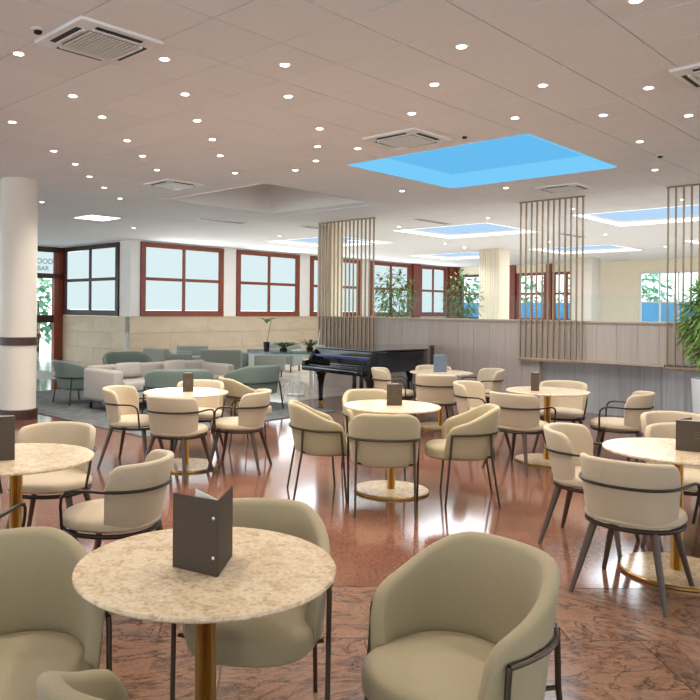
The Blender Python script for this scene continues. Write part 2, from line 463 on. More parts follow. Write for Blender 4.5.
# AC cassettes
def cassette(i, j, size, label, rot=E1):
    x, y = g2w(i + 0.5, j + 0.5)
    r = empty('air_conditioner', (x, y, CEIL), rot, label, 'air conditioner')
    s = size / 2
    b = MB()
    vs = []
    b.box(-s, s, -s, s, -0.022, 0.012); b.build('panel', 'metal_white', r, bevel=0.012)
    b = MB(); q = s * 0.58; b.box(-q, q, -q, q, -0.028, -0.022); g_ = b.build('intake_grille', 'metal_grey', r)
    b = MB()
    for k in range(13):
        yy = -q + (k + 0.5) * 2 * q / 13; b.box(-q, q, yy - 0.008, yy + 0.008, -0.034, -0.028)
    b.build('grille_bars', 'metal_white', g_)
    for k in range(4):
        b = MB(); b.box(-q * 0.95, q * 0.95, s * 0.74, s * 0.86, -0.027, -0.022)
        o = b.build('air_outlet', 'black_gap', r); o.rotation_euler = (0, 0, k * PI / 2)
        b = MB(); b.box(-q * 0.95, q * 0.95, s * 0.66, s * 0.74, -0.034, -0.022)
        o = b.build('flap', 'metal_white', r); o.rotation_euler = (0, 0, k * PI / 2)
cassette(-1.98, -.98, 0.62, 'white ceiling air conditioner cassette beside the black ceiling sensor')
cassette(-9.2, 5.4, 0.62, 'white ceiling air conditioner cassette beside the unlit grey recess')
cassette(-2.2, 5.35, 0.66, 'white ceiling air conditioner cassette beside the blue skylight')
cassette(2.95, 5.1, 0.66, 'white ceiling air conditioner cassette over the marble table beside the bushy plant')
cassette(-2.4, 12.25, 0.62, 'white ceiling air conditioner cassette over the rod screen in front of the partition')
# slot vents in the far ceiling
def vent(i, j, l, label):
    x, y = g2w(i, j)
    r = empty('ceiling_vent', (x, y, CEIL), E2, label, 'vent', 'slot vents in the ceiling')
    b = MB(); b.box(-l / 2, l / 2, -.09, .09, -0.006, 0.014); b.build('frame', 'metal_white', r)
    for s in (-1, 1):
        b = MB(); b.box(-l / 2 + .03, l / 2 - .03, s * .04 - .018, s * .04 + .018, -0.008, -0.006); b.build('slot', 'black_gap', r)
for i, j, l in ((-13.6, 11.6, 1.2), (-12.6, 15.5, .9), (-8.2, 16.5, 1.2), (-6.6, 24, 1.2), (-14.9, 21, 1.0)):
    vent(i, j, l, 'thin dark slot vent in the far ceiling')
def sensor(i, j, lab):
    x, y = g2w(i, j)
    r = empty('ceiling_sensor', (x, y, CEIL), 0, lab, 'sensor')
    b = MB(); b.lathe([(0.045, 0.0), (0.045, -0.008), (0.035, -0.014)], 16); b.build('base', 'metal_white', r, smooth=True)
    b = MB(); b.lathe([(0.026, -0.012), (0.026, -0.028), (0.016, -0.034)], 16); b.build('lens', 'black_gap', r, smooth=True)
sensor(-1.64, -1.15, 'small black sensor in ceiling beside the air conditioner above the column side')
sensor(-0.83, 6.35, 'small dark sensor in ceiling beside the blue skylight corner')
sensor(1.09, 10.32, 'small grey sensor in ceiling tiles on the bushy plant side of the skylight')

# ------------------------------------------------------------------ walls
UW, V0 = -16.49, 10.80           # window wall plane, its near corner
UD = -20.14                      # glass door wall plane
V2 = 26.5                        # far glazing plane
WZ = 1.345                       # wainscot height
def struct(b, name, m, bevel=0): return tag(b.build(name, m, bevel=bevel), kind='structure')

# solid wall cores behind the slabs
wl = struct(MB().uvbox(UW - 0.25, UW - 0.03, V0 + 0.0, V2, 0, WZ - 0.02), 'wall_left', 'plaster')
wr_ = struct(MB().uvbox(UD, UW - 0.03, V0 + 0.03, V0 + 0.25, 0, WZ - 0.02), 'wall_return', 'plaster')
def slab_wall(parent, along_v, const, a0, a1, face, n, rows):
    zs = [0.0] + rows + [WZ]
    L = (a1 - a0) / n
    for r in range(len(zs) - 1):
        for k in range(-1, n):
            off = L * 0.5 if r % 2 else 0
            s, e = max(a0, a0 + k * L + off), min(a1, a0 + (k + 1) * L + off)
            if e - s < 0.05: continue
            b = MB(); d0, d1 = min(const, const + face), max(const, const + face)
            if along_v: b.uvbox(d0, d1, s + .004, e - .004, zs[r] + .004, zs[r + 1] - .004)
            else: b.uvbox(s + .004, e - .004, d0, d1, zs[r] + .004, zs[r + 1] - .004)
            b.build('stone_slab', 'limestone', parent)
slab_wall(wl, True, UW - 0.03, V0, V2, 0.03, 6, [0.45, 0.90])
slab_wall(wr_, False, V0, UD, UW - 0.03, 0.03, 2, [0.45, 0.90])
# plaster above, split by the windows
WIN = [(11.10, 13.98), (14.49, 17.20), (17.72, 20.40), (20.90, 23.35), (23.96, 25.87)]
ZB, ZT = WZ, 3.335
pl = MB(); cur = V0
for a, b_ in WIN:
    pl.uvbox(UW - 0.25, UW - 0.01, cur, a, WZ - 0.02, CEIL + .014); cur = b_
pl.uvbox(UW - 0.25, UW - 0.01, cur, V2, WZ - 0.02, CEIL + .014)
for a, b_ in WIN: pl.uvbox(UW - 0.25, UW - 0.01, a, b_, ZT, CEIL + .014)
o = pl.build('wall_left_upper', 'plaster'); tag(o, kind='structure')
pl = MB(); pl.uvbox(UW - 0.62, UW - 0.25, V0 + .01, V0 + .25, WZ - .02, CEIL + .014)
pl.uvbox(UD, UW - .62, V0 + .01, V0 + .25, ZT, CEIL + .014)
o = pl.build('wall_return_upper', 'plaster'); tag(o, kind='structure')
# sill lines on the wainscot
struct(MB().uvbox(UW - .02, UW + .025, V0, V2, WZ - .02, WZ + .012), 'trim_1', 'limestone')

wn = [0]
def window(along_v, const, a0, a1, z0, z1, frame, pane, nx=2, nz=2, fw=0.16, mw=0.085, dep=0.10, zsplit=None, sgn=1):
    wn[0] += 1
    r = empty('window_%d' % wn[0], (0, 0, 0), kind='structure')
    def B(s, e, d0, d1, za, zb):
        b = MB()
        if along_v: b.uvbox(const + min(d0, d1), const + max(d0, d1), s, e, za, zb)
        else: b.uvbox(s, e, const + min(d0, d1), const + max(d0, d1), za, zb)
        return b
    k = sgn
    f = B(a0, a1, -.06 * k, .04 * k, z0, z0 + fw); f.build('window_frame', frame, r, bevel=.008, seg=1)
    B(a0, a1, -.06 * k, .04 * k, z1 - fw * .8, z1).build('window_frame', frame, r, bevel=.008, seg=1)
    B(a0, a0 + fw, -.055 * k, .035 * k, z0 + fw, z1 - fw * .8).build('window_frame', frame, r, bevel=.008, seg=1)
    B(a1 - fw, a1, -.055 * k, .035 * k, z0 + fw, z1 - fw * .8).build('window_frame', frame, r, bevel=.008, seg=1)
    A0, A1, Z0, Z1 = a0 + fw, a1 - fw, z0 + fw, z1 - fw * .8
    zs = [Z0 + (Z1 - Z0) * t / nz for t in range(nz + 1)]
    if zsplit: zs = [Z0, zsplit, Z1]
    as_ = [A0 + (A1 - A0) * t / nx for t in range(nx + 1)]
    for z in zs[1:-1]: B(A0, A1, -.04 * k, .02 * k, z - mw / 2, z + mw / 2).build('mullion', frame, r)
    for a in as_[1:-1]: B(a - mw / 2, a + mw / 2, -.04 * k, .018 * k, Z0, Z1).build('mullion', frame, r)
    for ia in range(nx):
        for iz in range(len(zs) - 1):
            B(as_[ia] + .01, as_[ia + 1] - .01, -.035 * k, -.025 * k, zs[iz] + .01, zs[iz + 1] - .01).build('pane', pane, r)
    return r
for a, b_ in WIN: window(True, UW, a, b_, ZB, ZT, 'red_wood', 'frosted_pane')
window(False, V0, UD + .1, UW - 0.55, ZB, ZT, 'dark_wood', 'frosted_pane', sgn=-1)  # frame darker than the red ones: shade put into its colour

# glass door wall
dw = empty('door_1', (0, 0, 0), kind='structure')
zt = 2.42
MB().uvbox(UD - .1, UD + .06, 5.0, V0 + .05, ZT - .15, ZT + .01).build('door_head', 'dark_wood', dw)
MB().uvbox(UD - .1, UD + .06, 5.0, V0 + .05, zt, zt + .14).build('transom_bar', 'dark_wood', dw)
for v in (10.74, 8.9, 7.1, 5.3):
    MB().uvbox(UD - .1, UD + .06, v - (.06 if v < 10.5 else .22), v + .06, 0, ZT if v > 10.5 else ZT).build('jamb', 'red_wood' if v > 10.5 else 'dark_wood', dw)
for a, b_ in ((8.96, 10.52), (7.16, 8.84), (5.36, 7.04)):
    MB().uvbox(UD - .03, UD - .02, a, b_, zt + .14, ZT - .15).build('transom_pane', 'frosted_pane', dw)
    g_ = MB().uvbox(UD - .03, UD - .018, a, b_, 0.02, zt).build('door_pane', 'clear_glass', dw)
    MB().uvbox(UD - .05, UD + .02, a, b_, 1.12, 1.34).build('door_rail', 'dark_wood', dw)
    b = MB(); vv = b_ - .45
    b.tube([uv(UD + .03, vv) + (z,) for z in (.82, 1.05)], .02, 8); b.tube([uv(UD + .07, vv - .05 * q) + (z,) for q, z in ((0, .8), (0, 1.1), (1, 1.1), (2, 1.08), (2, .82), (1, .8), (0, .8))], .014, 8)
    b.build('pull_handle', 'brass', dw)
# transom lettering
def text(body, size, m, loc, rot, name, parent):
    cu = bpy.data.curves.new(name, 'FONT'); cu.body = body; cu.size = size; cu.extrude = 0.002; cu.align_x = 'CENTER'; cu.align_y = 'CENTER'
    ob = bpy.data.objects.new(name, cu); C.objects.link(ob)
    bpy.context.view_layer.update()
    dg = bpy.context.evaluated_depsgraph_get()
    me = bpy.data.meshes.new_from_object(ob.evaluated_get(dg)); bpy.data.objects.remove(ob)
    me.materials.clear(); me.materials.append(M[m])
    o = bpy.data.objects.new(name, me); C.objects.link(o); o.parent = parent
    o.location = loc; o.rotation_euler = rot
    return o
tx, ty = uv(UD - .012, 10.2)
text('FOOD', .22, 'bronze_letter', (tx, ty, 2.91), (PI / 2, 0, E2), 'lettering', dw)
text('BAR', .20, 'bronze_letter', (tx, ty, 2.70), (PI / 2, 0, E2), 'lettering', dw)

# far glazing (dark frames with a view outside), its mullion piers and the cream wall
for a, b_ in ((-16.2, -14.0), (-13.75, -12.5), (-12.3, -11.2)):
    window(False, V2, a, b_, 1.2, 3.05, 'dark_wood' if a < -13.8 else 'red_wood', 'clear_glass', sgn=-1, fw=.13, zsplit=2.25)
b = MB(); b.uvbox(UW - .2, -11.0, V2 - .02, V2 + .2, 0, 1.2); b.uvbox(UW - .2, -11.0, V2 - .02, V2 + .2, 3.05, CEIL + .014)
b.uvbox(-11.2, -9.2, V2 - .02, V2 + .2, 0, CEIL + .014)
b.uvbox(-7.3, 4, V2 - .02, V2 + .2, 0, CEIL + .014); b.uvbox(-9.2, -7.3, V2 - .02, V2 + .2, 2.95, CEIL + .014); b.uvbox(-9.2, -7.3, V2 - .02, V2 + .2, 0, .9)
struct(b, 'wall_back', 'cream')
for a, b_ in ((-14.0, -13.75), (-12.5, -12.3), (-16.5, -16.2)):
    MB().uvbox(a, b_, V2 - .12, V2 + .05, 0, CEIL).build('pier', 'red_wood', bpy.data.objects['wall_back'])
window(False, V2, -9.2, -7.3, .9, 2.95, 'metal_white', 'clear_glass', sgn=-1, fw=.07, mw=.05, nx=3)
MB().uvbox(UW - .1, UW + .12, 23.42, 23.9, 0, CEIL).build('pier', 'red_wood', bpy.data.objects['wall_left'])
MB().uvbox(UW - .1, UW + .12, 25.95, 26.5, 0, CEIL).build('pier', 'red_wood', bpy.data.objects['wall_left'])
# outdoors beyond the glazing
o = MB().uvbox(-22, -4, 29.5, 29.7, 0, 1.95).build('garden_screen', 'outdoor_blue'); tag(o, 'plain blue garden screen standing outside the far windows', 'screen')
# square column before the cream wall
o = MB().uvbox(-10.55, -9.85, 24.1, 24.8, 0, CEIL + .014).build('square_column', 'column_white', bevel=.01); tag(o, 'plain cream square column standing before the far cream wall', 'column')

# ------------------------------------------------------------------ round column
cx_, cy_ = -3.74, 10.35
r = empty('round_column', (cx_, cy_, 0), 0, 'white round column with dark brown band and skirting', 'column')
MB().lathe([(.25, 0), (.25, CEIL + .014)], 48).build('shaft', 'column_white', r, smooth=True)
MB().lathe([(.262, 1.03), (.272, 1.035), (.272, 1.14), (.262, 1.145)], 48).build('band', 'dark_wood', r, smooth=True)
MB().lathe([(.275, 0), (.275, .13), (.262, .14)], 48).build('skirting', 'dark_wood', r, smooth=True)

# ------------------------------------------------------------------ partition and rod screens
VP = 11.31
part = struct(MB().uvbox(-10.25, 3.0, VP + .16, VP + .30, 0, 1.40), 'wall_partition', 'plank_grey')
pw = 0.30; k = 0
u = -10.25
while u < 2.9:
    low = u > -5.46
    b = MB(); b.uvbox(u + .002, u + pw - .002, VP, VP + .16, .82 if low else 0, 1.40); b.build('plank', 'plank', part)
    if low:
        b = MB(); b.uvbox(u + .002, u + pw - .002, VP + .13, VP + .16, 0, .80); b.build('plank', 'plank_grey', part)
    u += pw
MB().uvbox(-10.27, 3.0, VP - .03, VP + .32, 1.40, 1.43).build('ledge', 'ledge', part)
MB().uvbox(-5.76, -3.55, VP - .10, VP + .02, .79, .82).build('rail', 'ledge', part)
# glass on the ledge
for a in range(5):
    MB().uvbox(-10.1 + a * 2.0 + .01, -8.1 + a * 2.0 - .01, VP + .20, VP + .212, 1.43, 1.83).build('glass_pane', 'clear_glass', part)

def screen(u0, u1, n, label, zb=.80):
    v = VP - .07
    x, y = uv((u0 + u1) / 2, v)
    r = empty('rod_screen', (x, y, zb), E1, label, 'screen')
    h = (u1 - u0) / 2
    pm = MB(); pm.box(-.009, .009, -.016, .016, 0, CEIL - zb - .02); pme = pm.mesh('rod', 'pole')
    for k in range(n):
        link('rod', pme, r, (-h + 2 * h * k / (n - 1), 0, 0.0))
    b = MB(); b.box(-h - .02, h + .02, -.025, .025, CEIL - zb - .02, CEIL - zb); b.build('top_rail', 'pole', r)
    b = MB(); b.box(-h - .02, h + .02, -.03, .03, -.03, 0); b.build('bottom_rail', 'pole', r)
screen(-10.20, -8.79, 15, 'screen of thin vertical bronze rods rising behind the piano')
screen(-5.757, -4.736, 12, 'screen of thin vertical bronze rods above the table with the slim standing menu')
screen(-3.52, -2.3, 13, 'screen of thin vertical bronze rods beside the bushy green plant')
# slatted columns behind the partition
def slat_column(u0, v0, s, lab, n=8):
    x, y = uv(u0, v0)
    r = empty('slatted_column', (x, y, 0), E1, lab, 'column')
    MB().box(-s / 2, s / 2, -s / 2, s / 2, 0, CEIL + .014).build('core', 'cream', r)
    st = MB(); st.box(-.014, .014, -.012, .012, 0, CEIL); sme = st.mesh('slat', 'column_white')
    for k in range(n):
        t = -s / 2 + s * (k + .5) / n
        link('slat', sme, r, (t, -s / 2 - .012, 0))
        link('slat', sme, r, (-s / 2 - .012, t, 0), PI / 2)
slat_column(-10.5, VP + .62, .38, 'cream slatted column rising behind the piano rod screen')
slat_column(-10.75, 19.4, .62, 'cream slatted column standing alone beyond the low partition')
for s in (-1, 1):
    pass

# ------------------------------------------------------------------ rug
rx, ry = -1.65, 8.85
uc, vc = (rx - ry) * S2, (rx + ry) * S2
b = MB(); b.uvbox(uc - 5.4, uc, vc, vc + 3.5, 0.0, 0.012)
o = b.build('rug', 'rug'); tag(o, 'mottled grey rug under the sofa and green tub chairs', 'rug')

# ------------------------------------------------------------------ chairs
def sup(phi, a, b, n):
    s, c = math.sin(phi), math.cos(phi)
    return (a * math.copysign(abs(s) ** (2 / n), s), -b * math.copysign(abs(c) ** (2 / n), c))

def shell(a, b, n, phim, ztop, zbot, flare, lean, th, N=44, endz=None):
    """curved upholstered shell, local back at -Y; ztop(u) for u = |phi|/phim"""
    mb = MB(); NO = 7; loop = []
    for k in range(N + 1):
        ph = -phim + 2 * phim * k / N; u = abs(ph) / phim
        zt = ztop(u)
        back = max(0, math.cos(ph))
        prof = []
        rr = min(th / 2, (zt - zbot) * 0.35)
        for i in range(NO): prof.append((0.0, zbot + rr * .6 + (zt - rr - zbot - rr * .6) * i / (NO - 1)))
        for q in (30, 60, 90, 120, 150):
            t = math.radians(q); prof.append((th / 2 - th / 2 * math.cos(t), zt - rr + rr * math.sin(t)))
        for i in range(NO - 1, -1, -1): prof.append((th, zbot + rr * .6 + (zt - rr - zbot - rr * .6) * i / (NO - 1)))
        for q in (210, 270, 330):
            t = math.radians(q); prof.append((th / 2 - th / 2 * math.cos(t), zbot + rr * .6 + rr * .6 * math.sin(t)))
        ring = []
        for d, z in prof:
            tz = (z - zbot) / 0.38
            s = flare + (1 - flare) * min(1.15, tz)
            x, y = sup(ph, (a - d) * s, (b - d) * s, n)
            ring.append((x, y - lean * back * tz, z))
        loop.append(ring)
    m = len(loop[0]); vs = [p for r in loop for p in r]; fs = []
    for k in range(N):
        for i in range(m):
            i2 = (i + 1) % m
            fs.append((k * m + i, k * m + i2, (k + 1) * m + i2, (k + 1) * m + i))
    fs.append(tuple(range(m))); fs.append(tuple(range(N * m + m - 1, N * m - 1, -1)))
    return mb.add(vs, fs)

def cushion(a, b, n, cy, z0, z1, crown, N=40, edge=.03):
    prof = [(.0, z0, 1), (.80, z0, 1), (.95, z0 + .008, 1), (1.0, z0 + edge * .7, 1), (1.0, z1 - edge, 1), (.985, z1 - edge * .45, 1), (.95, z1 - edge * .1, 1), (.85, z1 + crown * .35, 1), (.6, z1 + crown * .8, 1), (.3, z1 + crown, 1), (0.0, z1 + crown, 1)]
    mb = MB(); vs = []; fs = []
    for s, z, _ in prof:
        for k in range(N):
            x, y = sup(2 * PI * k / N, a * max(s, .001), b * max(s, .001), n); vs.append((x, y + cy, z))
    for i in range(len(prof) - 1):
        for k in range(N):
            k2 = (k + 1) % N; fs.append((i * N + k, i * N + k2, (i + 1) * N + k2, (i + 1) * N + k))
    return mb.add(vs, fs)

def arc_path(a, b, n, p0, p1, z, N=28, off=.012, zf=None):
    out = []
    for k in range(N + 1):
        ph = p0 + (p1 - p0) * k / N
        x, y = sup(ph, a + off, b + off, n); out.append((x, y, z if zf is None else zf(ph)))
    return out

def make_tub(name, fabric, frame):
    """barrel chair: one sweeping shell, round seat, slim metal legs and a band round the back"""
    r = empty(name)
    R = math.radians
    phim = R(122)
    def zt(u):
        z = .785 - .165 * sstep(.22, 1.0, u)
        if u > .84: z = .42 + (z - .42) * math.sqrt(max(0.0, 1 - ((u - .84) / .162) ** 2))
        return z
    shell(.292, .285, 2.35, phim, zt, .375, .88, .03, .05).build('backrest', fabric, r, smooth=True)
    cushion(.238, .255, 2.5, .035, .355, .455, .022).build('seat', fabric, r, smooth=True)
    tz = (.585 - .375) / .38; s = .88 + .12 * tz
    A, B = .292 * s, .285 * s
    rad = .0095
    zf = lambda ph: .585 - .012 * (1 - math.cos(ph))
    ba = arc_path(A, B + .018, 2.35, R(-104), R(104), .585, 36, .010, zf)
    fx, fy = ba[-1][0], ba[-1][1]
    MB().tube(ba, rad, 8).build('back_band', frame, r, smooth=True)
    for sx in (-1, 1):
        MB().tube([(sx * fx, fy, ba[-1][2] + .002), (sx * (fx + .001), fy + .004, .55), (sx * .275, fy + .05, 0)], [rad, rad, .009], 8).build('leg', frame, r, smooth=True)
        px, py = sup(R(46), A + .012, B + .028, 2.35)
        MB().tube([(sx * px, py, .59), (sx * (px + .002), py - .006, .4), (sx * .225, -.29, 0)], [rad, rad, .009], 8).build('leg', frame, r, smooth=True)
        MB().tube([(sx * .262, fy + .012, .385), (sx * .10, .12, .362), (sx * .10, -.12, .362), (sx * (px + .0), py - .008, .40)], .008, 6).build('seat_support', frame, r, smooth=True)
    return r

def make_hoop(name, fabric, frame, leg):
    """open armchair: curved back panel, round seat on a metal ring, hoop arms, tapered legs"""
    r = empty(name)
    R = math.radians
    phim = R(80)
    def zt(u):
        z = .775 - .02 * u * u
        if u > .80: z -= .11 * (1 - math.sqrt(max(0.0, 1 - ((u - .80) / .2003) ** 2)))
        return z
    shell(.275, .262, 2.3, phim, zt, .405, .88, .055, .042, 36).build('backrest', fabric, r, smooth=True)
    cushion(.258, .262, 2.2, .022, .405, .468, .016).build('seat', fabric, r, smooth=True)
    ring = arc_path(.245, .25, 2.2, -PI, PI, .393, 44, 0)
    ring = [(x, y + .022, z) for x, y, z in ring]
    MB().tube(ring, .013, 8).build('seat_frame', frame, r, smooth=True)
    zf = lambda ph: .628
    tz = (.628 - .405) / .38; s = .88 + .12 * tz
    back = []
    for k in range(29):
        ph = R(-82) + R(164) * k / 28
        x, y = sup(ph, (.275 + .010) * s, (.262 + .010) * s, 2.3); back.append((x, y - .055 * max(0, math.cos(ph)) * tz, .628))
    xr, yr = back[-1][0], back[-1][1]
    fw = [(xr + .012, yr + .07, .632), (xr + .020, yr + .14, .632), (xr + .024, yr + .185, .622), (xr + .024, yr + .21, .595), (xr + .020, yr + .217, .55), (xr - .008, yr + .222, .392)]
    path = [(-x, y, z) for x, y, z in fw[::-1]] + back + fw
    MB().tube(path, .0085, 8).build('arm_hoop', frame, r, smooth=True)
    for sx in (-1, 1):
        MB().tube([(sx * .155, .165, .395), (sx * .245, .245, 0)], [.023, .013], 10).build('leg', leg, r, smooth=True)
        MB().tube([(sx * .155, -.165, .395), (sx * .245, -.265, 0)], [.023, .013], 10).build('leg', leg, r, smooth=True)
    return r

protoA = make_tub('tub_chair', 'fabric_olive', 'metal_bronze')
protoB = make_hoop('hoop_armchair', 'fabric_beige', 'metal_dark', 'wood_leg')
protoBd = None
used = set()
def place(proto, x, y, ang, label, group=None):
    o = proto if proto.name not in used else copy_tree(proto)
    used.add(proto.name)
    o.location = (x, y, 0); o.rotation_euler = (0, 0, math.radians(ang - 90))
    tag(o, label, 'chair', group)
    return o

# table descriptors
A_ = [  # x, y, facing, label
    (-0.10, 2.73, -94, 'olive beige tub chair pushed under the table with the wide open riveted menu'),
    (-0.84, 2.30, -62, 'olive beige tub chair with its seat seen open, beside the table with the riveted menu'),
    (-0.24, 1.72, 68, 'olive beige tub chair with its arm tips facing the riveted menu across its table'),
    (0.55, 2.32, -145, 'olive beige tub chair standing alone on slate tiles beside the riveted menu table'),
    (0.80, 5.78, 85, 'olive beige tub chair with its back away from the piano, at the table before it'),
    (0.36, 6.23, 6, 'olive beige tub chair on the rug side of the table before the piano'),
    (1.48, 6.10, 172, 'olive beige tub chair on the partition side of the table before the piano'),
    (0.86, 6.98, -80, 'olive beige tub chair with its back to the piano, tucked under the table before it'),
    (-0.42, 8.45, 25, 'olive beige tub chair between the green tub chair and the table on the rug side'),
]
for x, y, a, l in A_: place(protoA, x, y, a, l, 'olive beige tub chairs')
B_ = [
    (1.98, 4.13, 47, 'beige hoop armchair with its back to the slate tiles, near the bushy plant'),
    (2.10, 4.98, -38, 'beige hoop armchair on the piano side of the table beside the bushy plant'),
    (2.75, 5.00, -120, 'beige hoop armchair across the table beside the bushy plant, facing its menu'),
    (3.05, 5.62, -100, 'beige hoop armchair behind another, near the foot of the bushy plant'),
    (2.36, 7.30, 40, 'beige hoop armchair with its back to the tub chairs, at the slim menu table'),
    (3.12, 8.22, -122, 'beige hoop armchair with its back to the partition, at the slim menu table'),
    (3.41, 7.40, 150, 'beige hoop armchair on the bushy plant side of the slim menu table'),
    (2.20, 8.12, -38, 'beige hoop armchair on the piano side of the slim menu table'),
    (1.95, 9.32, 78, 'beige hoop armchair with its back to the other tables, at the blue menu table'),
    (1.52, 10.05, -12, 'beige hoop armchair on the piano side of the blue menu table'),
    (2.16, 10.45, -92, 'beige hoop armchair with its back to the partition, behind the blue menu'),
    (2.72, 10.08, 190, 'beige hoop armchair on the rod screen side of the blue menu table'),
    (-0.97, 6.82, 66, 'beige hoop armchair at the rug side table, its back to the riveted menu'),
    (-1.48, 7.32, -12, 'beige hoop armchair on the round column side of the table by the rug'),
    (-0.42, 7.20, 168, 'beige hoop armchair on the piano side of the table by the rug'),
    (-0.90, 7.90, -92, 'beige hoop armchair at the rug side table, its back to the rug'),
    (-1.50, 4.78, -90, 'beige hoop armchair with its back to the round column, behind the emblem menu'),
    (-0.90, 3.98, 167, 'beige hoop armchair on the riveted menu table side of the emblem menu table'),
    (-1.58, 3.38, 92, 'beige hoop armchair with its back to the window behind, cut by the emblem menu table'),
]
B_[-1] = (-1.52, 3.36, 92, 'beige hoop armchair beside the tub chair, facing the emblem menu across its table')
for x, y, a, l in B_: place(protoB, x, y, a, l, 'beige hoop armchairs')

# ------------------------------------------------------------------ tables
def make_table():
    r = empty('cafe_table')
    MB().lathe([(.395, .722), (.413, .725), (.417, .730), (.417, .736), (.414, .740), (.0005, .7402)], 72).build('table_top', 'table_stone', r, smooth=True)
    MB().lathe([(.034, .018), (.034, .712)], 32, flute=1, fdepth=.008).build('column', 'brass', r)
    MB().lathe([(.10, .706), (.10, .722)], 24).build('top_plate', 'metal_dark', r)
    b = MB().lathe([(.318, 0), (.323, .004), (.323, .016), (.318, .020)], 64).build('base', 'brass', r, smooth=True)
    MB().lathe([(.308, .0195), (.308, .0225)], 64).build('base_inlay', 'table_stone', b)
    return r
tp = make_table()
TAB = [(-.24, 2.36, 'round stone cafe table holding the wide open riveted menu'),
       (.945, 6.35, 'round stone cafe table ringed by tub chairs in front of the piano'),
       (-.958, 7.27, 'round stone cafe table beside the grey rug'),
       (-1.46, 4.03, 'round stone cafe table holding the dark menu with round emblem, before the white column'),
       (2.38, 4.42, 'round stone cafe table beside the bushy green plant'),
       (2.77, 7.68, 'round stone cafe table holding the slim menu, before the rod screen'),
       (2.13, 9.88, 'round stone cafe table holding the blue menu beside the piano tail')]
for k, (x, y, l) in enumerate(TAB):
    o = tp if k == 0 else copy_tree(tp)
    o.location = (x, y, 0); o.rotation_euler = (0, 0, k * 0.9); tag(o, l, 'table', 'round cafe tables')

# ------------------------------------------------------------------ menus
def menu(P, Q, S, h, m, label, emblem=None, rivets=False):
    """folded menu standing open: spine at Q, covers towards P and S (x,y)"""
    r = empty('menu', (Q[0], Q[1], .7405), 0, label, 'menu', 'menus on the tables')
    def cover(E):
        d = Vector((E[0] - Q[0], E[1] - Q[1])); L = d.length; a = math.atan2(d.y, d.x)
        b = MB(); b.box(0, L, -.003, .003, 0, h)
        o = b.build('cover', m, r, bevel=.002, seg=1); o.rotation_euler = (0, 0, a); return o, L
    c1, L1 = cover(P); c2, L2 = cover(S)
    # paper leaf between the covers
    d1 = Vector((P[0] - Q[0], P[1] - Q[1])).normalized(); d2 = Vector((S[0] - Q[0], S[1] - Q[1])).normalized()
    mid = (d1 * 1.4 + d2).normalized()
    b = MB(); b.box(.004, min(L1, L2) * .93, -.0008, .0008, .01, h + .002)
    o = b.build('page', 'paper', r); o.rotation_euler = (0, 0, math.atan2(mid.y, mid.x))
    side = 1 if (d1.x * d2.y - d1.y * d2.x) < 0 else -1     # outer side of cover 1
    if rivets:
        for z in (.24, .76):
            b = MB(); b.lathe([(.005, 0), (.005, .002), (.003, .003)], 12); o = b.build('rivet', 'rivet', c1, smooth=True)
            o.rotation_euler = (-PI / 2 * side, 0, 0); o.location = (.014, side * .003, h * z)
    if emblem:
        b = MB(); rr = .019
        b.tube([(rr * math.cos(t * PI / 10), 0, rr * math.sin(t * PI / 10)) for t in range(21)], .0009, 6)
        b.tube([(-.009, 0, -.006), (-.001, 0, .008), (.004, 0, 0), (.009, 0, .006)], .0009, 6)
        o = b.build('emblem', 'emboss', c1 if emblem == 1 else c2)
        o.location = ((L1 if emblem == 1 else L2) * .5, (side if emblem == 1 else -side) * .0035, h * .55)
    return r
menu((-.345, 2.335), (-.195, 2.245), (-.165, 2.44), .235, 'leather', 'wide open dark leather menu with two rivets on its spine', rivets=True)
menu((1.035, 6.36), (.90, 6.335), (.98, 6.44), .185, 'leather', 'brown leather menu standing on the table before the piano', emblem=1)
menu((-.885, 7.27), (-.985, 7.24), (-.94, 7.36), .185, 'leather', 'brown leather menu standing on the table by the rug', emblem=1)
menu((-1.66, 3.84), (-1.44, 3.95), (-1.62, 4.06), .235, 'leather', 'dark leather menu with round emblem standing before the white column', emblem=1)
menu((2.56, 4.28), (2.36, 4.40), (2.52, 4.52), .18, 'leather', 'brown leather menu with round emblem on the table beside the bushy plant', emblem=1)
menu((2.655, 7.60), (2.585, 7.64), (2.66, 7.76), .19, 'leather', 'slim brown leather menu standing nearly closed before the rod screen', emblem=None)
menu((2.20, 9.86), (2.02, 9.84), (2.15, 9.96), .23, 'leather_blue', 'blue grey menu standing open on the table beside the piano tail', emblem=1)

# ------------------------------------------------------------------ lounge furniture
def make_lounge(name, fabric, wscale=1.0):
    r = empty(name)
    R = math.radians
    def zt(u):
        z = .70 - .15 * sstep(.25, 1.0, u)
        if u > .84: z = .33 + (z - .33) * math.sqrt(max(0.0, 1 - ((u - .84) / .162) ** 2))
        return z
    shell(.42 * wscale, .38, 2.4, R(118), zt, .24, .92, .05, .075, 40).build('backrest', fabric, r, smooth=True)
    cushion(.35 * wscale, .34, 2.6, .04, .22, .40, .03).build('seat', fabric, r, smooth=True)
    ba = arc_path(.42 * wscale * .97, .40, 2.4, R(-100), R(100), .43, 30, .012)
    MB().tube(ba, .011, 8).build('back_band', 'metal_dark', r, smooth=True)
    fx, fy = ba[-1][0], ba[-1][1]
    for sx in (-1, 1):
        MB().tube([(sx * fx, fy, .43), (sx * (fx + .03), fy + .05, 0)], .012, 8).build('leg', 'metal_dark', r)
        x, y = sup(R(48), .42 * wscale, .40, 2.4)
        MB().tube([(sx * x, y, .43), (sx * (x + .04), y - .05, 0)], .012, 8).build('leg', 'metal_dark', r)
    MB().tube([(-fx - .02, fy + .03, .20), (0, .1, .21), (fx + .02, fy + .03, .20)], .009, 6).build('cross_bar', 'metal_dark', r)
    return r
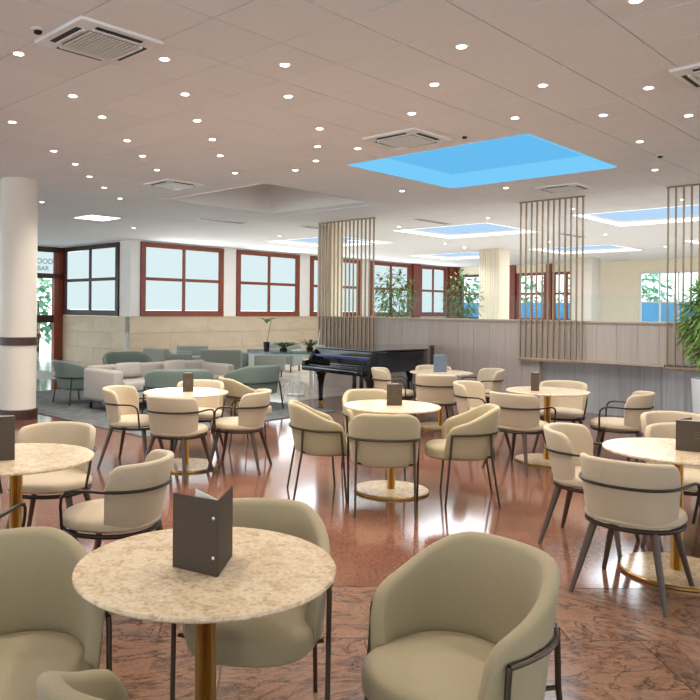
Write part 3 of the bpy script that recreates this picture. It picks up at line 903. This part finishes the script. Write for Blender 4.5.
def lounge(ws, x, y, ang, label):
    r = make_lounge('lounge_chair', 'fabric_green', ws)
    r.location = (x, y, .016); r.rotation_euler = (0, 0, math.radians(ang - 90)); tag(r, label, 'chair', 'green lounge chairs around the sofa')
lounge(.85, -3.30, 12.0, 40, 'green lounge tub chair standing beside the end of the grey sofa')
lounge(1.2, -1.50, 10.62, 100, 'wide green lounge tub chair with its back to the table by the rug')
lounge(1.05, -.50, 11.45, 130, 'green lounge tub chair beside the piano end of the rug')
lounge(1.1, -2.95, 13.9, -70, 'green lounge tub chair behind the grey sofa by the stone wainscot')

# sofa, aligned with the building: back along +v, facing +u
su, sv = uv(0, 0)
def bev(name, dims, m, parent, bevel=.03):
    b = MB(); b.box(*dims); return b.build(name, m, parent, bevel=bevel, seg=3)
sx_, sy_ = -1.95, 11.9
r = empty('sofa', (sx_, sy_, .012), math.radians(-45 + 90 - 90 + 0), 'long light grey sofa with thick arms on the rug', 'sofa')
# local: x along e1 (front at +x), y along e2 (length)
bev('base', (-.42, .42, -1.1, 1.1, .12, .30), 'fabric_grey', r)
bev('back', (-.46, -.26, -1.12, 1.12, .14, .655), 'fabric_grey', r, .05)
bev('arm', (-.46, .44, -1.18, -1.0, .14, .62), 'fabric_grey', r, .05)
bev('arm', (-.46, .44, 1.0, 1.18, .14, .62), 'fabric_grey', r, .05)
for k in range(2): bev('seat_cushion', (-.26, .44, -1.0 + k * 1.0 + .005, k * 1.0 - .005, .29, .44), 'fabric_grey', r, .04)
for x in (-.38, .36):
    for y in (-1.08, 1.08): bev('leg', (x - .02, x + .02, y - .02, y + .02, 0, .14), 'metal_dark', r, .003)
MB().box(-.40, .40, -1.10, -1.06, .10, .125).build('leg_rail', 'metal_dark', r)
# pillow on the sofa
for q, (py, pa) in enumerate(((-.55, .0), (.35, .12))):
    b = MB(); n = 12; vs = []; fs = []
    for sgn in (1, -1):
        for i in range(n + 1):
            for j in range(n + 1):
                a, c = i / n * 2 - 1, j / n * 2 - 1
                t = .075 * ((1 - a ** 4) * (1 - c ** 4)) ** .5
                vs.append((sgn * t, a * .25 * (1 - .06 * c * c), c * .125 * (1 - .06 * a * a)))
    for s in range(2):
        o_ = s * (n + 1) ** 2
        for i in range(n):
            for j in range(n):
                k = o_ + i * (n + 1) + j; fs.append((k, k + 1, k + n + 2, k + n + 1))
    b.add(vs, fs)
    o = b.build('cushion', 'fabric_grey', None, smooth=True)
    lx, ly = -.14, py
    o.location = (sx_ + lx * S2 + ly * S2, sy_ - lx * S2 + ly * S2, .012 + .57); o.rotation_euler = (0, math.radians(-14), E1 + pa)
    tag(o, 'soft grey cushion leaning on the sofa back beside its thick arm' if q == 0 else 'soft grey cushion leaning in the middle of the sofa back', 'cushion')

# block armchairs near the wainscot
def block_chair(x, y, ang, w, label, m='fabric_sage'):
    r = empty('block_armchair', (x, y, .003), math.radians(ang - 90), label, 'armchair', 'boxy armchairs along the stone wainscot')
    bev('seat', (-w / 2 + .08, w / 2 - .08, -.3, .36, .2, .42), m, r, .03)
    bev('back', (-w / 2, w / 2, -.40, -.26, .16, .66), m, r, .03)
    for s in (-1, 1):
        bev('arm', (s * w / 2 - .05 - .04 * s, s * w / 2 + .05 - .04 * s, -.38, .36, .16, .56), m, r, .03)
        for yy in (-.34, .3): bev('leg', (s * (w / 2 - .08) - .015, s * (w / 2 - .08) + .015, yy - .015, yy + .015, 0, .18), 'metal_dark', r, .002)
block_chair(-2.6, 16.6, 45, .85, 'boxy sage armchair with tall back beside the round coffee table')
block_chair(-2.05, 17.7, -60, .8, 'boxy sage armchair facing the room under the first window')
block_chair(-1.4, 16.5, 95, .9, 'boxy sage armchair showing its back beside the white coffee table')
block_chair(-.5, 17.2, 110, .9, 'boxy sage armchair showing its back nearest the glass side table')
block_chair(-.05, 18.6, -110, .9, 'boxy sage armchair standing against the wainscot behind the glass side table')
r = empty('coffee_table', (-1.35, 13.6, .012), 0, 'low white round coffee table between the green lounge chairs', 'table')
MB().lathe([(.42, .44), (.44, .45), (.44, .468), (.43, .475), (.001, .4755)], 48).build('table_top', 'white_top', r, smooth=True)
MB().lathe([(.03, .02), (.03, .44)], 16).build('column', 'metal_dark', r, smooth=True)
MB().lathe([(.24, 0), (.24, .015), (.22, .02)], 32).build('base', 'metal_dark', r, smooth=True)

# glass topped counter table with plants
gx0, gy0 = .03, 14.55
r = empty('glass_console', (gx0, gy0, .003), math.radians(8), 'tall white framed console with blue glass top beside the piano', 'table')
MB().box(-.70, .62, -.3, .3, .70, .725).build('glass_top', 'blue_glass', r)
for s in (-.66, .58):
    for t in (-.26, .26): MB().box(s - (.06 if s < 0 and t < 0 else .03), s + .03, t - .03, t + .03, 0, .70).build('leg', 'metal_white', r)
MB().box(-.66, .58, -.27, -.24, .66, .70).build('apron', 'metal_white', r)
def pot(x, y, z, rr, hh, m, label):
    r = empty('potted_plant', (x, y, z), 0, label, 'potted plant')
    MB().lathe([(rr * .8, 0), (rr, hh), (rr * .92, hh), (rr * .88, hh * .88)], 20).build('pot', m, r, smooth=True)
    MB().lathe([(rr * .88, hh * .84), (rr * .88, hh * .86)], 20).build('soil', 'soil', r)
    return r
def blades(n, L, spread, z0, wd, arch=.5, seed=1):
    rd = random.Random(seed); b = MB()
    for k in range(n):
        a = rd.uniform(0, 2 * PI); l = L * rd.uniform(.6, 1.1); sp = spread * rd.uniform(.4, 1.1)
        pts = []
        for i in range(6):
            t = i / 5; rr = sp * t; z = z0 + l * (t - arch * t * t)
            pts.append((math.cos(a) * rr, math.sin(a) * rr, z, wd * math.sin(PI * min(.98, .15 + .85 * t)) + .001))
        vs = []; fs = []
        for x, y, z, w_ in pts:
            dx, dy = -math.sin(a) * w_, math.cos(a) * w_
            vs += [(x - dx, y - dy, z), (x, y, z - w_ * .4), (x + dx, y + dy, z)]
        for i in range(5):
            for q in range(2): fs.append((i * 3 + q, i * 3 + q + 1, i * 3 + q + 4, i * 3 + q + 3))
        b.add(vs, fs)
    return b
def leafcloud(n, cx_, cz, rx, rz, ll, lw, seed=1, droop=.4, fill=0.35):
    rd = random.Random(seed); b = MB()
    for k in range(n):
        while True:
            p = Vector((rd.uniform(-1, 1), rd.uniform(-1, 1), rd.uniform(-1, 1)))
            if fill < p.length < 1: break
        c = Vector((p.x * rx, p.y * rx, cz + p.z * rz))
        d = (Vector((p.x, p.y, p.z * .5 - droop)) + Vector((rd.uniform(-.6, .6), rd.uniform(-.6, .6), rd.uniform(-.5, .5)))).normalized()
        s = d.cross(Vector((0, 0, 1)))
        s = s.normalized() if s.length > .05 else Vector((1, 0, 0))
        nrm = s.cross(d); l = ll * rd.uniform(.6, 1.2); w_ = lw * rd.uniform(.7, 1.2)
        vs = [c, c + d * l * .4 + s * w_ + nrm * w_ * .3, c + d * l, c + d * l * .4 - s * w_ + nrm * w_ * .3, c + d * l * .45]
        b.add(vs, [(0, 1, 4), (1, 2, 4), (4, 2, 3), (0, 4, 3)])
    return b
p = pot(gx0 - .36, gy0 - .02, .729, .065, .19, 'pot_black', 'tall black pot with a thin leafy stem on the glass console')
MB().tube([(0, 0, .16), (.05, 0, .4), (.09, 0, .62)], .006, 6).build('stem', 'leaf', p)
b = blades(9, .30, .22, .56, .03, .7, 4); tag(b.build('leaves', 'leaf_light', p), kind='stuff')
p = pot(gx0 - .02, gy0 - .05, .729, .085, .07, 'pot_black', 'spreading green fern in a low black pot on the glass console')
tag(blades(46, .36, .34, .06, .018, .75, 5).build('leaves', 'leaf', p), kind='stuff')
p = pot(gx0 + .50, gy0 + .02, .729, .075, .09, 'pot_black', 'small arching green plant on the glass console near the piano')
tag(blades(26, .42, .26, .06, .018, .6, 8).build('leaves', 'leaf', p), kind='stuff')
# white looped basket on the floor
r = empty('wire_basket', (.24, 13.4, .003), 0, 'white looped wire basket standing on the floor beside the piano leg', 'basket')
MB().lathe([(.16, 0), (.17, .01), (.16, .02)], 24).build('base', 'metal_white', r, smooth=True)
for k in range(7):
    a = k * PI / 7; b = MB()
    b.tube([(math.cos(a) * .26 * math.cos(t * PI / 12), math.sin(a) * .26 * math.cos(t * PI / 12), .02 + .24 * math.sin(t * PI / 12)) for t in range(13)], .010, 6)
    b.build('loop', 'metal_white', r, smooth=True)

# ------------------------------------------------------------------ grand piano
pang = math.radians(36)
r = empty('grand_piano', (.97, 11.75, .003), pang, 'black glossy grand piano with closed lid and fallboard strip coloured as a blue reflection', 'piano')
# local: x towards the tail, y towards the bass side (far left)
W_ = .74
out = [(0.0, -W_), (0.0, W_)]
for t in range(0, 9): out.append((1.45 + .72 * math.sin(t / 8 * PI / 2) * 1.0, W_ - .42 * (1 - math.cos(t / 8 * PI / 2))))
out += [(2.17, .05)]
for t in range(1, 11):
    q = t / 10; out.append((2.17 - 1.15 * q, .05 - .79 * (q * q * (3 - 2 * q))))
def prism(pts, z0, z1):
    n = len(pts); b = MB()
    b.add([(x, y, z0) for x, y in pts] + [(x, y, z1) for x, y in pts], [tuple(range(n - 1, -1, -1)), tuple(range(n, 2 * n))] + [(i, (i + 1) % n, n + (i + 1) % n, n + i) for i in range(n)])
    return b
prism(out, .60, .92).build('case', 'piano_black', r, bevel=.008, seg=1)
prism([(x * 1.01 - .01, y * 1.015) for x, y in out], .925, .95).build('lid', 'piano_black', r, bevel=.006, seg=1)
b = MB(); b.box(-.28, .06, -W_, W_, .56, .64); b.build('key_bed', 'piano_black', r, bevel=.01)
for s in (-1, 1):
    pr = [(-.28, .64), (-.26, .72), (-.14, .74), (-.06, .84), (.02, .92), (.02, .64)]
    b = MB(); y0 = s * W_ - (.0 if s < 0 else .07); y1 = y0 + .07
    n = len(pr); b.add([(x, y0, z) for x, z in pr] + [(x, y1, z) for x, z in pr], [tuple(range(n)), tuple(range(2 * n - 1, n - 1, -1))] + [(i, n + i, n + (i + 1) % n, (i + 1) % n) for i in range(n)])
    b.build('cheek', 'piano_black', r)
b = MB(); b.add([(-.06, -W_ + .07, .67), (-.06, W_ - .07, .67), (.0, W_ - .07, .90), (.0, -W_ + .07, .90)], [(0, 1, 2, 3)])
MB().box(-.065, .0, -W_ + .07, W_ - .07, .79, .825).build('fallboard', 'piano_blue_reflection', r)  # strip carries the reflected blue in its colour
MB().box(-.24, -.06, -W_ + .07, W_ - .07, .64, .665).build('key_cover', 'piano_black', r, bevel=.006)
for (x, y) in ((.02, -W_ + .14), (.02, W_ - .14), (1.75, .25)):
    b = MB()
    for k_, (zz, hw) in enumerate(((.56, .085), (.46, .075), (.36, .05), (.14, .035), (.06, .035), (.055, .05), (.05, .05))): pass
    b.lathe([(.03, .05), (.05, .055), (.035, .10), (.045, .32), (.07, .46), (.095, .50), (.10, .56), (.10, .60)], 8)
    L_ = b.build('leg', 'piano_black', r); L_.location = (x, y, 0)
    MB().lathe([(.02, 0), (.03, .01), (.03, .04), (.02, .05)], 12).build('caster', 'brass', L_)
MB().box(.28, .34, -.10, -.07, .06, .60).build('pedal_post', 'piano_black', r)
MB().box(.28, .34, .07, .10, .06, .60).build('pedal_post', 'piano_black', r)
ly = MB(); ly.box(.24, .36, -.16, .16, .06, .14); ly_ = ly.build('pedal_box', 'piano_black', r, bevel=.01)
for q in (-.07, 0, .07): MB().box(.12, .25, q - .012, q + .012, .075, .088).build('pedal', 'brass', ly_)
# small clear stand on the piano
r = empty('sign_holder', (.62, 12.42, .954), .3, 'small clear sign holder standing on the piano lid', 'sign holder')
b = MB(); b.box(-.07, .07, -.03, .03, 0, .006); b.build('foot', 'metal_white', r)
b = MB(); b.add([(-.035, .0, .006), (-.025, 0, .006), (.012, .02, .27), (.002, .02, .27), (-.035, .006, .006), (-.025, .006, .006), (.012, .026, .27), (.002, .026, .27)], [(0, 1, 2, 3), (7, 6, 5, 4), (0, 4, 5, 1), (1, 5, 6, 2), (2, 6, 7, 3), (3, 7, 4, 0)]); b.build('upright', 'metal_white', r)
# low bench behind the piano legs
r = empty('piano_bench', (.22, 12.0, .003), pang, 'low black piano bench in front of the keyboard', 'bench')

bpy.data.objects.remove(r)

# ------------------------------------------------------------------ trees beyond the partition
def tree(x, y, z0, zt, rx, label, seed, n=420, ll=.16, lw=.03, m='leaf', potm='pot_white', potr=.2, poth=.4):
    r = empty('potted_tree', (x, y, 0), 0, label, 'potted tree')
    MB().lathe([(potr * .8, 0), (potr, poth), (potr * .92, poth), (potr * .9, poth * .9)], 24).build('pot', potm, r, smooth=True)
    MB().lathe([(potr * .9, poth * .84), (potr * .9, poth * .87)], 20).build('soil', 'soil', r)
    rd = random.Random(seed); b = MB()
    for k in range(3):
        a = k * 2.1; b.tube([(0.03 * math.cos(a), .03 * math.sin(a), poth * .8), (.08 * math.cos(a), .08 * math.sin(a), z0), (rx * .4 * math.cos(a), rx * .4 * math.sin(a), z0 + (zt - z0) * .7)], [.018, .014, .007], 6)
    for k in range(9):
        a = rd.uniform(0, 6.28); zz = z0 + (zt - z0) * rd.uniform(.05, .6)
        b.tube([(.05 * math.cos(a), .05 * math.sin(a), zz), (rx * .5 * math.cos(a), rx * .5 * math.sin(a), zz + .2), (rx * .9 * math.cos(a), rx * .9 * math.sin(a), zz + .28)], [.008, .006, .003], 5)
    b.build('trunk', 'bark', r, smooth=True)
    tag(leafcloud(n, 0, (z0 + zt) / 2, rx, (zt - z0) / 2, ll, lw, seed).build('foliage', m, r), kind='stuff')
    return r
tree(2.62, 17.4, 1.25, 2.60, .52, 'leafy ficus tree seen over the partition beside the piano rod screen', 3, 520, .17, .032)
tree(3.95, 16.2, 1.2, 2.45, .40, 'leafy ficus tree seen over the partition before the lone slatted column', 9, 480, .16, .030)
# bushy plant near the rod screen
r = tree(5.10, 8.72, .92, 2.02, .33, 'bushy bright green bamboo plant in a tall pale planter', 21, 2400, .15, .015, 'leaf_light', 'pot_white', .22, .78)
# outdoor greenery beyond the windows
for q, (u_, h_) in enumerate(((-18, 3.0), (-15.6, 3.3), (-13.4, 3.1), (-11, 3.4), (-8.6, 3.2), (-6.4, 3.4))):
    x, y = uv(u_ * 1.15 + 1.5, 33.0)
    rr = empty('garden_shrub', (x, y, 0), 0, 'pale green garden shrub outside behind the blue screen', 'shrub', 'shrubs outside the far windows')
    MB().tube([(0, 0, 0), (0.05, 0, 1.0), (0, .05, 2.0)], [.08, .06, .03], 6).build('trunk', 'bark', rr)
    tag(leafcloud(420, 0, h_ * .62, 1.0, h_ * .45, .34, .12, 40 + q).build('foliage', 'leaf_out', rr), kind='stuff')

for q, v_ in enumerate((7.2, 9.6, 12.2)):
    x, y = uv(-24.5, v_)
    rr = empty('garden_shrub', (x, y, 0), 0, 'pale green garden shrub outside the glass door', 'shrub', 'shrubs outside the glass door')
    MB().tube([(0, 0, 0), (0.05, 0, 1.0), (0, .05, 1.8)], [.08, .06, .03], 6).build('trunk', 'bark', rr)
    tag(leafcloud(420, 0, 1.7, 1.0, 1.4, .34, .12, 60 + q).build('foliage', 'leaf_out', rr), kind='stuff')
